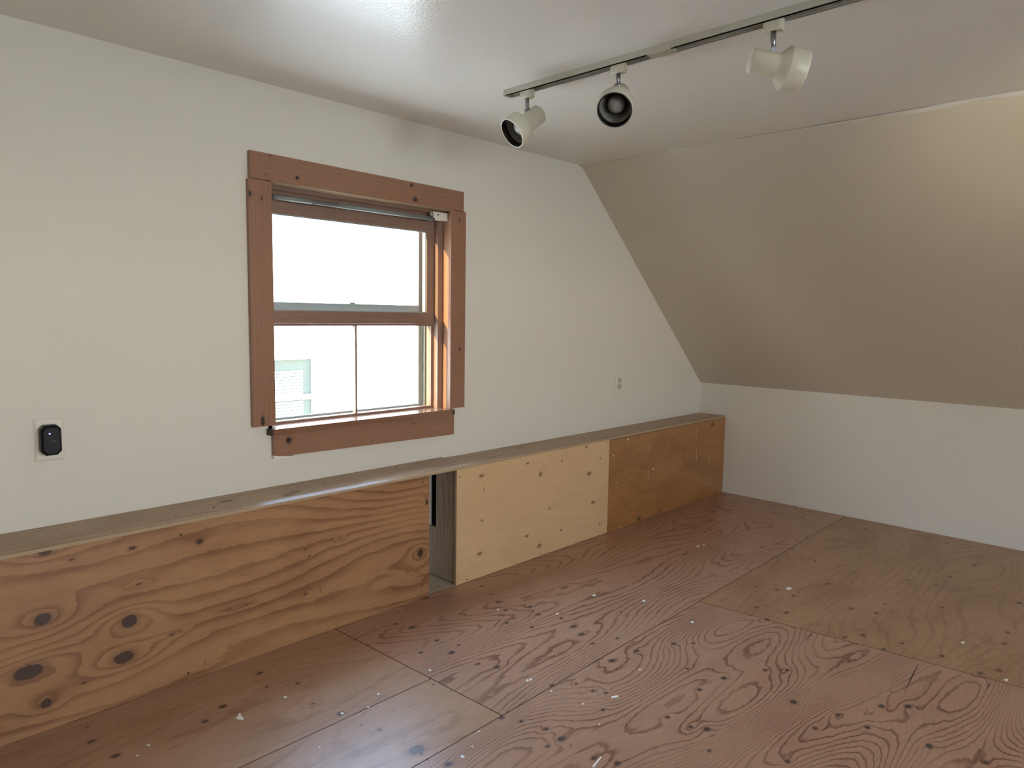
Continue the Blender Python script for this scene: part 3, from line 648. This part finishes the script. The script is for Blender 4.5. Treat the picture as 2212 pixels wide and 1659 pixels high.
tr = board('ledge_board', [(xT+0.001, fy+0.0005, BH-0.002), (-0.0008, fy+0.0005, BH-0.002), (-0.0008, -0.0005, BH-0.002), (xTb+0.021, -0.0005, BH-0.002)], (0, 0, -TT+0.002), [M_TOP, M_EDGE_Z], None, 0.008, 92, 34, 1.2, 0,
   [pk(1090,965,2,BH,.02,.01,1.2), pk(1125,966,2,BH,.014,.007,1.0), pk(1250,932,2,BH,.02,.008,1.0), pk(1400,912,2,BH,.015,.008,.8), pk(1106,967,2,BH,.004,.004,.1)])
tag(tr, 'dull plywood ledge board running to the knee wall above birch and brown panels', 'ledge board')
for (u, v, o_) in ((1106,966,tr),(945,1000,tl),(855,1010,tl),(700,1042,tl),(462,1096,tl),(380,1115,tl),(1313,945,tr),(1301,926,tr)):
    c = on(u, v, 2, BH+0.004 if o_ is tl else BH-0.002); bm = bmesh.new()
    lathe(bm, [(0, 0.004), (0.0008, 0.0035)], Matrix.Translation(Vector(c)-Vector((0, 0, 0.0002))), 10, cap0=True, cap1=True); obj('screw', bm, M_SCREW, o_)

# ================================================================== OUTLETS
def plate(name, c, w, h, label):
    r = tag(empty(name, (c[0], 0, c[2])), label, 'outlet')
    bm = bmesh.new(); x0, x1, z0, z1 = -w/2, w/2, -h/2, h/2; e = 0.006
    A = [bm.verts.new((r.location.x+x, 0.0, r.location.z+z)) for x, z in ((x0, z0), (x1, z0), (x1, z1), (x0, z1))]
    B = [bm.verts.new((r.location.x+x, -0.0035, r.location.z+z)) for x, z in ((x0, z0), (x1, z0), (x1, z1), (x0, z1))]
    D = [bm.verts.new((r.location.x+x, -0.006, r.location.z+z)) for x, z in ((x0+e, z0+e), (x1-e, z0+e), (x1-e, z1-e), (x0+e, z1-e))]
    for P, Q in ((A, B), (B, D)):
        for i in range(4): bm.faces.new((P[i], P[(i+1) % 4], Q[(i+1) % 4], Q[i]))
    bm.faces.new(D); bm.faces.new(A[::-1]); bmesh.ops.recalc_face_normals(bm, faces=bm.faces)
    obj('cover_plate', bm, M_PLATE, r, bevel=0.0006)
    return r
cA = 0.25*sum(on(u, v, 1, 0) for u, v in ((71,905),(139,902),(75,998),(140,991)))
cB = 0.25*sum(on(u, v, 1, 0) for u, v in ((1328,807),(1345,806),(1329,851),(1346,849)))
pA = plate('outlet', cA, 0.080, 0.130, 'ivory wall outlet plate behind the black plug-in, above the knotty box')
pB = plate('outlet', cB, 0.079, 0.124, 'ivory duplex outlet with dark slots, right of the window near sloped ceiling')
def receptacles(r, mf, zs=(0.0195, -0.0195)):
    x, z = r.location.x, r.location.z
    for dz in zs:
        bm = bmesh.new()
        pts = []
        for i in range(24):
            a = 2*math.pi*i/24; px_ = 0.0172*math.cos(a); pz = max(-0.0138, min(0.0138, 0.0172*math.sin(a)))
            pts.append((x+px_, z+dz+pz))
        prism(bm, pts, 1, -0.0085, -0.004); bmesh.ops.recalc_face_normals(bm, faces=bm.faces)
        f = obj('receptacle', bm, mf, r)
        for (dx, w, h) in ((-0.0063, 0.0026, 0.009), (0.0063, 0.0026, 0.0075)):
            box('slot', x+dx-w/2, x+dx+w/2, -0.0088, -0.006, z+dz+0.003-h/2, z+dz+0.003+h/2, M_SLOT, f)
        bm = bmesh.new(); tube(bm, (x, -0.0088, z+dz-0.0075), (x, -0.006, z+dz-0.0075), 0.0027, 10); obj('slot', bm, M_SLOT, f)
        # dark shadow gap round the receptacle
        bm = bmesh.new(); q_ = [(x+(a-x)*1.10, z+dz+(b-z-dz)*1.10) for a, b in pts]; prism(bm, q_, 1, -0.0066, -0.004); bmesh.ops.recalc_face_normals(bm, faces=bm.faces); obj('rim', bm, M_SLOT, f)
    bm = bmesh.new(); tube(bm, (x, -0.0075, z), (x, -0.005, z), 0.0028, 12); obj('screw', bm, M_STEEL, r)
receptacles(pB, M_PLATE2); receptacles(pA, M_PLATE2)
# black plug-in gadget
PY = -0.045
g0 = on(112.5, 952, 1, PY)
gw, gh = 0.0540, 0.0915
plug = tag(empty('plug_in_device', (g0[0], 0, g0[2])), 'black plug-in device with blue indicator light in the left wall outlet', 'plug-in device')
bm = bmesh.new()
def octa(w, h, c, y): return [bm.verts.new((g0[0]+x, y, g0[2]+z)) for x, z in ((-w/2+c, -h/2), (w/2-c, -h/2), (w/2, -h/2+c), (w/2, h/2-c), (w/2-c, h/2), (-w/2+c, h/2), (-w/2, h/2-c), (-w/2, -h/2+c))]
rings = [octa(gw*0.9, gh*0.92, 0.010, -0.0086), octa(gw, gh, 0.012, -0.018), octa(gw, gh, 0.012, PY+0.007), octa(gw*0.80, gh*0.86, 0.010, PY)]
for a, b in zip(rings[:-1], rings[1:]):
    for i in range(8): bm.faces.new((a[i], a[(i+1) % 8], b[(i+1) % 8], b[i]))
bm.faces.new(rings[0][::-1]); bm.faces.new(rings[-1]); bmesh.ops.recalc_face_normals(bm, faces=bm.faces)
bd = obj('body', bm, M_BLACK, plug, bevel=0.0012)
lc = on(107.3, 937.2, 1, PY); bm = bmesh.new(); tube(bm, (lc[0], PY-0.0006, lc[2]), (lc[0], PY+0.001, lc[2]), 0.0024, 14); obj('indicator_light', bm, M_LED, plug)
la, lb2 = on(110, 953.3, 1, PY), on(122.5, 952.6, 1, PY)
nl = 7
for i in range(nl):      # the small grey line of lettering, too fine to read
    xx = la[0]+(lb2[0]-la[0])*i/nl; w_ = (lb2[0]-la[0])/nl*0.72; box('lettering', xx, xx+w_, PY-0.0004, PY+0.0005, la[2]-0.0008, la[2]+0.0008, M_LOGO, bd)

# ================================================================== TRACK LIGHTS
TX = -2.600; TW = 0.035; TH = 0.023; TY0 = on(1087, 200, 0, TX-TW/2)[1]
TY1 = -4.2
track = tag(empty('light_track', (TX, TY0, ZC)), 'ivory ceiling light track with black slot running across the ceiling', 'light track')
jy0, jy1 = on(1398, 118, 0, TX-TW/2)[1], on(1449, 103, 0, TX-TW/2)[1]
for (ya, yb) in ((TY0-0.012, jy0), (jy1, TY1)):
    bm = bmesh.new()
    # channel section: two lips with a slot between
    for (xa, xb, za, zb2) in ((TX-TW/2, TX+TW/2, ZC-0.004, ZC+0.0005), (TX-TW/2, TX-TW/2+0.003, ZC-TH, ZC-0.004), (TX+TW/2-0.003, TX+TW/2, ZC-TH, ZC-0.004), (TX-TW/2, TX-0.0135, ZC-TH, ZC-TH+0.003), (TX+0.0135, TX+TW/2, ZC-TH, ZC-TH+0.003)):
        bx(bm, xa, xb, min(ya, yb), max(ya, yb), za, zb2)
    bmesh.ops.recalc_face_normals(bm, faces=bm.faces)
    rl = obj('rail', bm, M_TRACK, track)
    box('slot_liner', TX-TW/2+0.003, TX+TW/2-0.003, min(ya, yb), max(ya, yb), ZC-0.009, ZC-0.004, M_VOID, rl)
box('end_cap', TX-TW/2-0.001, TX+TW/2+0.001, TY0-0.014, TY0, ZC-TH-0.001, ZC+0.0005, M_TRACK, track, 0.002)
box('joiner', TX-TW/2-0.0008, TX+TW/2+0.0008, jy1, jy0, ZC-TH-0.001, ZC+0.0005, M_TRACK, track, 0.001)
def view_axes(p):
    v = np.array(p)-CAM; v /= np.linalg.norm(v); r = np.cross(v, UP); r /= np.linalg.norm(r); return v, r, np.cross(r, v)
def head(y_px, joint_px, dpx, away, label, off_r=0.034, yabs=None, daim=None, back=0.042):
    ay = on(y_px[0], y_px[1], 0, TX)[1] if yabs is None else yabs
    r = tag(empty('track_light', (TX, ay, ZC-TH)), label, 'track light', 'spotlights on the ceiling track')
    # adapter: rounded block
    bm = bmesh.new(); n = 28; prof = []
    for i in range(n):
        a = 2*math.pi*i/n; ca, sa = math.cos(a), math.sin(a); s = (abs(ca)**4+abs(sa)**4)**-0.25
        prof.append((ca*s*0.0155, sa*s*0.027))
    rr = []
    for (z, k) in ((ZC-TH+0.004, 1), (ZC-TH-0.021, 1), (ZC-TH-0.024, 0.86)):
        rr.append([bm.verts.new((TX+p[0]*k, ay+p[1]*k, z)) for p in prof])
    for a, b in zip(rr[:-1], rr[1:]):
        for i in range(n): bm.faces.new((a[i], a[(i+1) % n], b[(i+1) % n], b[i]))
    bm.faces.new(rr[0]); bm.faces.new(rr[-1][::-1]); bmesh.ops.recalc_face_normals(bm, faces=bm.faces)
    obj('adapter', bm, M_HEAD, r)
    # joint position: straight below the adapter, at the pixel's height
    if joint_px:
        d = ray(*joint_px); k = (TX-CAM[0])/d[0]
        zj = (CAM+d*k)[2]
        zj = max(ZC-0.150, min(ZC-0.085, zj))
    else: zj = ZC-0.1
    J = Vector((TX, ay, zj))
    bm = bmesh.new(); tube(bm, (TX, ay, ZC-TH-0.022), (TX, ay, zj+0.004), 0.0075, 18); stem = obj('stem', bm, M_STEEL, r)
    if daim is None:
        v, rt, up = view_axes(J)
        L = math.hypot(*dpx); s = math.sqrt(1-away*away)
        D = Vector(rt*(dpx[0]/L*s) - up*(dpx[1]/L*s) + v*away)
    else: D = Vector(daim).normalized()
    perp = (Vector((0, 0, 1)) - D*D.z); perp.normalize()
    org = J - perp*off_r - D*back
    Mx = frame_z(org, D)
    bm = bmesh.new(); lathe(bm, [(-0.008, 0.0055), (0.012, 0.0055)], frame_z(J, -perp, Vector((.3, .1, .9))), 14, cap0=True, cap1=True)
    bx_c = J; lathe(bm, [(-0.009, 0.0085), (0.009, 0.0085)], frame_z(J+Vector((0, 0, 0.002)), D.cross(perp), Vector((.3, .1, .9))), 14, cap0=True, cap1=True)
    obj('swivel', bm, M_STEEL, stem)
    bm = bmesh.new()
    lathe(bm, [(0.004, 0.0), (0.0, 0.012), (0.0, 0.0285), (0.004, 0.0325), (0.070, 0.0335), (0.074, 0.0345), (0.094, 0.0555), (0.098, 0.0572), (0.143, 0.0552), (0.1445, 0.0545)], Mx, 48)
    bmesh.ops.recalc_face_normals(bm, faces=bm.faces)
    sh = obj('shade', bm, M_HEAD, r)
    bm = bmesh.new(); lathe(bm, [(0.1425, 0.0553), (0.1450, 0.0550), (0.1455, 0.0530), (0.1435, 0.0515)], Mx, 48); bmesh.ops.recalc_face_normals(bm, faces=bm.faces); obj('rim', bm, M_HEADRIM if daim is None and away > -0.8 else M_BAFFLE, sh)
    bm = bmesh.new(); lathe(bm, [(0.1440, 0.0518), (0.120, 0.0505)], Mx, 40); obj('baffle', bm, M_BAFFLE, sh)
    bm = bmesh.new(); lathe(bm, [(0.1205, 0.0507), (0.118, 0.0485), (0.110, 0.048), (0.108, 0.0455), (0.097, 0.045), (0.072, 0.030), (0.04, 0.029), (0.038, 0.0)], Mx, 40); obj('reflector', bm, M_REFL, sh)
    bm = bmesh.new()
    prof = [(0.040, 0.013), (0.058, 0.014), (0.075, 0.022), (0.090, 0.0275), (0.102, 0.0275), (0.112, 0.0225), (0.118, 0.014), (0.1205, 0.006), (0.1207, 0.0)]
    lathe(bm, prof, Mx, 32); bmesh.ops.recalc_face_normals(bm, faces=bm.faces); bl = obj('bulb', bm, M_BULB, r)
    return r, Mx, D
head((1139, 199), (1141, 238), (-59, 39), -0.55, 'ivory track spotlight near the track end, tilted down toward the window')
head((1336, 147), (1336, 187), (-12, 33), -0.93, 'ivory track spotlight showing its round black mouth and grey bulb')
head((1672, 50), (1670, 112), (105, 38), 0.22, 'ivory track spotlight seen side-on, pointing at the sloped ceiling', back=0.054)
# fourth lamp, added out of view to make the glow on the slope
hd, Mx, D = head(None, None, None, 0, 'added lit ivory spotlight, unseen, to brighten the sloped ceiling beside the photographer', yabs=-2.85, daim=(0.80, 0.42, 0.16))
sl_ = bpy.data.lights.new('added_slope_glow', 'SPOT'); sl_.energy = 20; sl_.color = (1.0, 0.84, 0.48); sl_.spot_size = math.radians(54); sl_.spot_blend = 0.7; sl_.shadow_soft_size = 0.03
so = bpy.data.objects.new('added_slope_glow', sl_); C.objects.link(so); so.location = (Mx @ Vector((0, 0, 0.152)))
so.rotation_euler = D.to_track_quat('-Z', 'Y').to_euler()

# ================================================================== OUTSIDE
ground = box('ground_outside', -30, 30, WT+0.05, 40, -3.3, -3.0, M_BOUNCE_YARD); tag(ground, kind='structure')
box_g2 = box('ground_outside', -30, 30, -40, YB-WT-0.05, -3.3, -3.0, M_BOUNCE_YARD); tag(box_g2, kind='structure')
NY = 4.2
house = tag(empty('neighbour_house', (0, NY, -3.0)), 'white sided neighbouring house with blind-covered window, seen through the wooden window', 'house')
nx1 = on(672, 800, 1, NY)[0]; nzt = on(640, 776, 1, NY)[2]; nzm = on(640, 853, 1, NY)[2]; nx0 = nx1-0.95; nzb = nzt-1.5
bm = bmesh.new()
zz = -3.0; k = 0
while zz < 3.4:
    z1_ = zz+0.12
    for (xa, xb) in ([(-5.5, 6.5)] if (z1_ < nzb or zz > nzt) else [(-5.5, nx0-0.1), (nx1+0.06, 6.5)]):
        vv = [bm.verts.new(p_) for p_ in ((xa, NY-0.014, zz), (xb, NY-0.014, zz), (xb, NY, z1_), (xa, NY, z1_))]; bm.faces.new(vv)
        vv2 = [bm.verts.new(p_) for p_ in ((xa, NY, zz), (xb, NY, zz), (xb, NY-0.014, zz), (xa, NY-0.014, zz))]; bm.faces.new(vv2)
    zz += 0.12
bx(bm, -5.5, 6.5, NY+0.03, NY+4, -3.0, 3.4)
obj('siding', bm, M_SIDING, house)
bm = bmesh.new(); prism(bm, [(NY-0.4, 3.35), (NY+2, 4.6), (NY+4.4, 3.35)], 0, -5.9, 6.9); bmesh.ops.recalc_face_normals(bm, faces=bm.faces); obj('roof', bm, M_NTRIM, house)
nw = empty('window', (0, 0, 0), house); nw.location = -house.location
box('pane', nx0, nx1, NY+0.004, NY+0.02, nzb, nzt, M_NPANE, nw)
for a in ((nx0-0.1, nx0, nzb-0.1, nzt+0.1), (nx1, nx1+0.1, nzb-0.1, nzt+0.1), (nx0, nx1, nzt, nzt+0.1), (nx0, nx1, nzb-0.1, nzb), (nx0, nx1, nzm-0.05, nzm-0.0)):
    box('frame', a[0], a[1], NY-0.03, NY+0.015, a[2], a[3], M_NTRIM, nw)
z = nzt-0.13
while z > nzb+0.03:
    if not (nzm-0.06 < z < nzm+0.01): box('blind_slat', nx0+0.02, nx1-0.10, NY-0.004, NY+0.0035, z-0.012, z+0.012, M_BLIND, nw)
    z -= 0.032

# unseen trees, added to keep the low western sky off the knee wall
M_LEAF = plain('dark_green_foliage', (0.045, 0.075, 0.025), 0.7, var=0.5, vscale=2)
M_BARK = plain('grey_bark', (0.10, 0.08, 0.06), 0.9, var=0.3, vscale=6)
def sky_block_tree(cx, cy, R, zc, seed, label):
    t_ = tag(empty('sky_block_tree', (cx, cy, -3.0)), label, 'sky_block_tree')
    rt = random.Random(seed)
    bm = bmesh.new(); tube(bm, (cx, cy, -3.0), (cx, cy, zc), 0.24, 14, 0.10); obj('trunk', bm, M_BARK, t_)
    co, fa = [], []
    for i in range(5200):
        d = Vector((rt.gauss(0, 1), rt.gauss(0, 1), rt.gauss(0, 1))).normalized()
        k = R*(0.55+0.45*rt.random())*(0.86+0.14*math.sin(5*d.x+3*d.z+seed)); c = Vector((cx, cy, zc))+Vector((d.x*k, d.y*k, d.z*k*1.15))
        a = Vector((rt.gauss(0, 1), rt.gauss(0, 1), rt.gauss(0, 1))).normalized(); b = a.cross(d)
        if b.length < 0.1: continue
        b.normalize(); w_ = rt.uniform(0.10, 0.20); n0 = len(co)
        co += [tuple(c-a*w_), tuple(c+b*w_*0.5), tuple(c+a*w_), tuple(c-b*w_*0.5)]; fa.append((n0, n0+1, n0+2, n0+3))
    me = bpy.data.meshes.new('foliage'); me.from_pydata(co, [], fa); me.materials.append(M_LEAF)
    o = bpy.data.objects.new('foliage', me); link(o, t_); o.location = -t_.location; o['kind'] = 'stuff'
sky_block_tree(-9.4, 5.7, 3.0, 0.9, 3, 'leafy green stand-in added to block low sky, beside the neighbouring house')
sky_block_tree(-17.5, 10.5, 4.4, 1.8, 8, 'taller leafy green stand-in further off, also added to block low sky')

# ================================================================== FLECKS AND SCRAPS ON THE FLOOR
def scrap(name, pix, label, cat, group=None, th=0.0012, mat=None):
    pts = [on(u, v, 2, 0.0) for u, v in pix]; c = sum(pts)/len(pts)
    bm = bmesh.new(); A = [bm.verts.new((p_[0], p_[1], 0.0)) for p_ in pts]; B = [bm.verts.new((c[0]+(p_[0]-c[0])*0.9, c[1]+(p_[1]-c[1])*0.9, th)) for p_ in pts]
    n = len(pts); bm.faces.new(B); bm.faces.new(A[::-1])
    for i in range(n): bm.faces.new((A[i], A[(i+1) % n], B[(i+1) % n], B[i]))
    bmesh.ops.recalc_face_normals(bm, faces=bm.faces)
    o = obj(name, bm, mat or M_WHITE); 
    for v_ in o.data.vertices: v_.co -= Vector((c[0], c[1], 0))
    o.location = (c[0], c[1], 0); return tag(o, label, cat, group)
scrap('plaster_scrap', [(510,1553),(511,1548),(514,1549),(516,1541),(520,1541),(521,1547),(527,1552),(524,1555)], 'small white T-shaped plaster scrap on floor in front of the knotty box', 'scrap')
scrap('wood_sliver', [(1320,1506),(1335,1503),(1336,1506),(1321,1509)], 'short white matchstick-like sliver on the plywood floor', 'scrap', th=0.003)
scrap('straw_sliver', [(1279,1657),(1298,1635),(1300,1636),(1283,1658)], 'long thin pale sliver lying on the plywood floor', 'scrap', th=0.003)
scrap('paint_fleck', [(1135,1471),(1139,1467),(1143,1470),(1141,1473)], 'squarish white paint fleck lying on the edge of a floor knot', 'paint fleck')
scrap('paint_fleck', [(1143,1469),(1147,1465),(1150,1467),(1147,1471)], 'bright white paint fleck just beside the fleck on a floor knot', 'paint fleck')
bigc = scrap('paint_fleck', [(994,1635),(997,1631.5),(1002,1632),(1004,1635),(1000,1638),(996,1638)], 'largest round white paint fleck near the long floor seam', 'paint fleck')
rs = random.Random(3)
for (u, v, s) in ((817,1499,4),(795,1528,3),(739,1541,4),(616,1506,4),(690,1614,3),(296,1632,3.5),(320,1610,4),(929,1448,3),(1020,1613,2.5),(1034,1580,2.5),(1191,1493,3),(1260,1521,3),(1382,1447,3),(1204,1326,3.5),(1283,1286,4),(1390,1298,4),(1704,1271,6),(2080,1388,4),(2173,1469,5),(1495,1344,4),(1520,1178,3),(1508,1180,3),(1076,1317,3),(895,1611,2.5),(1295,1565,2.5)):
    a0 = rs.uniform(0, 6); n = 6
    pix = [(u+s*(1+0.3*rs.uniform(-1, 1))*math.cos(a0+i*math.pi*2/n), v+0.55*s*(1+0.3*rs.uniform(-1, 1))*math.sin(a0+i*math.pi*2/n)) for i in range(n)]
    c_ = on(u, v, 2, 0)
    if c_[1] > ys(c_[0]): where = 'the floor sheet along the birch and brown panels' if c_[0] > -3.09 else 'the floor beside the knotty plywood box'
    else: where = 'the boldly grained red-brown floor sheet' if c_[0] < XBt(c_[1]) else 'the faintly grained floor sheet by the knee wall'
    scrap('paint_fleck', pix, 'tiny white paint fleck on '+where, 'paint fleck', 'tiny flecks on '+where)
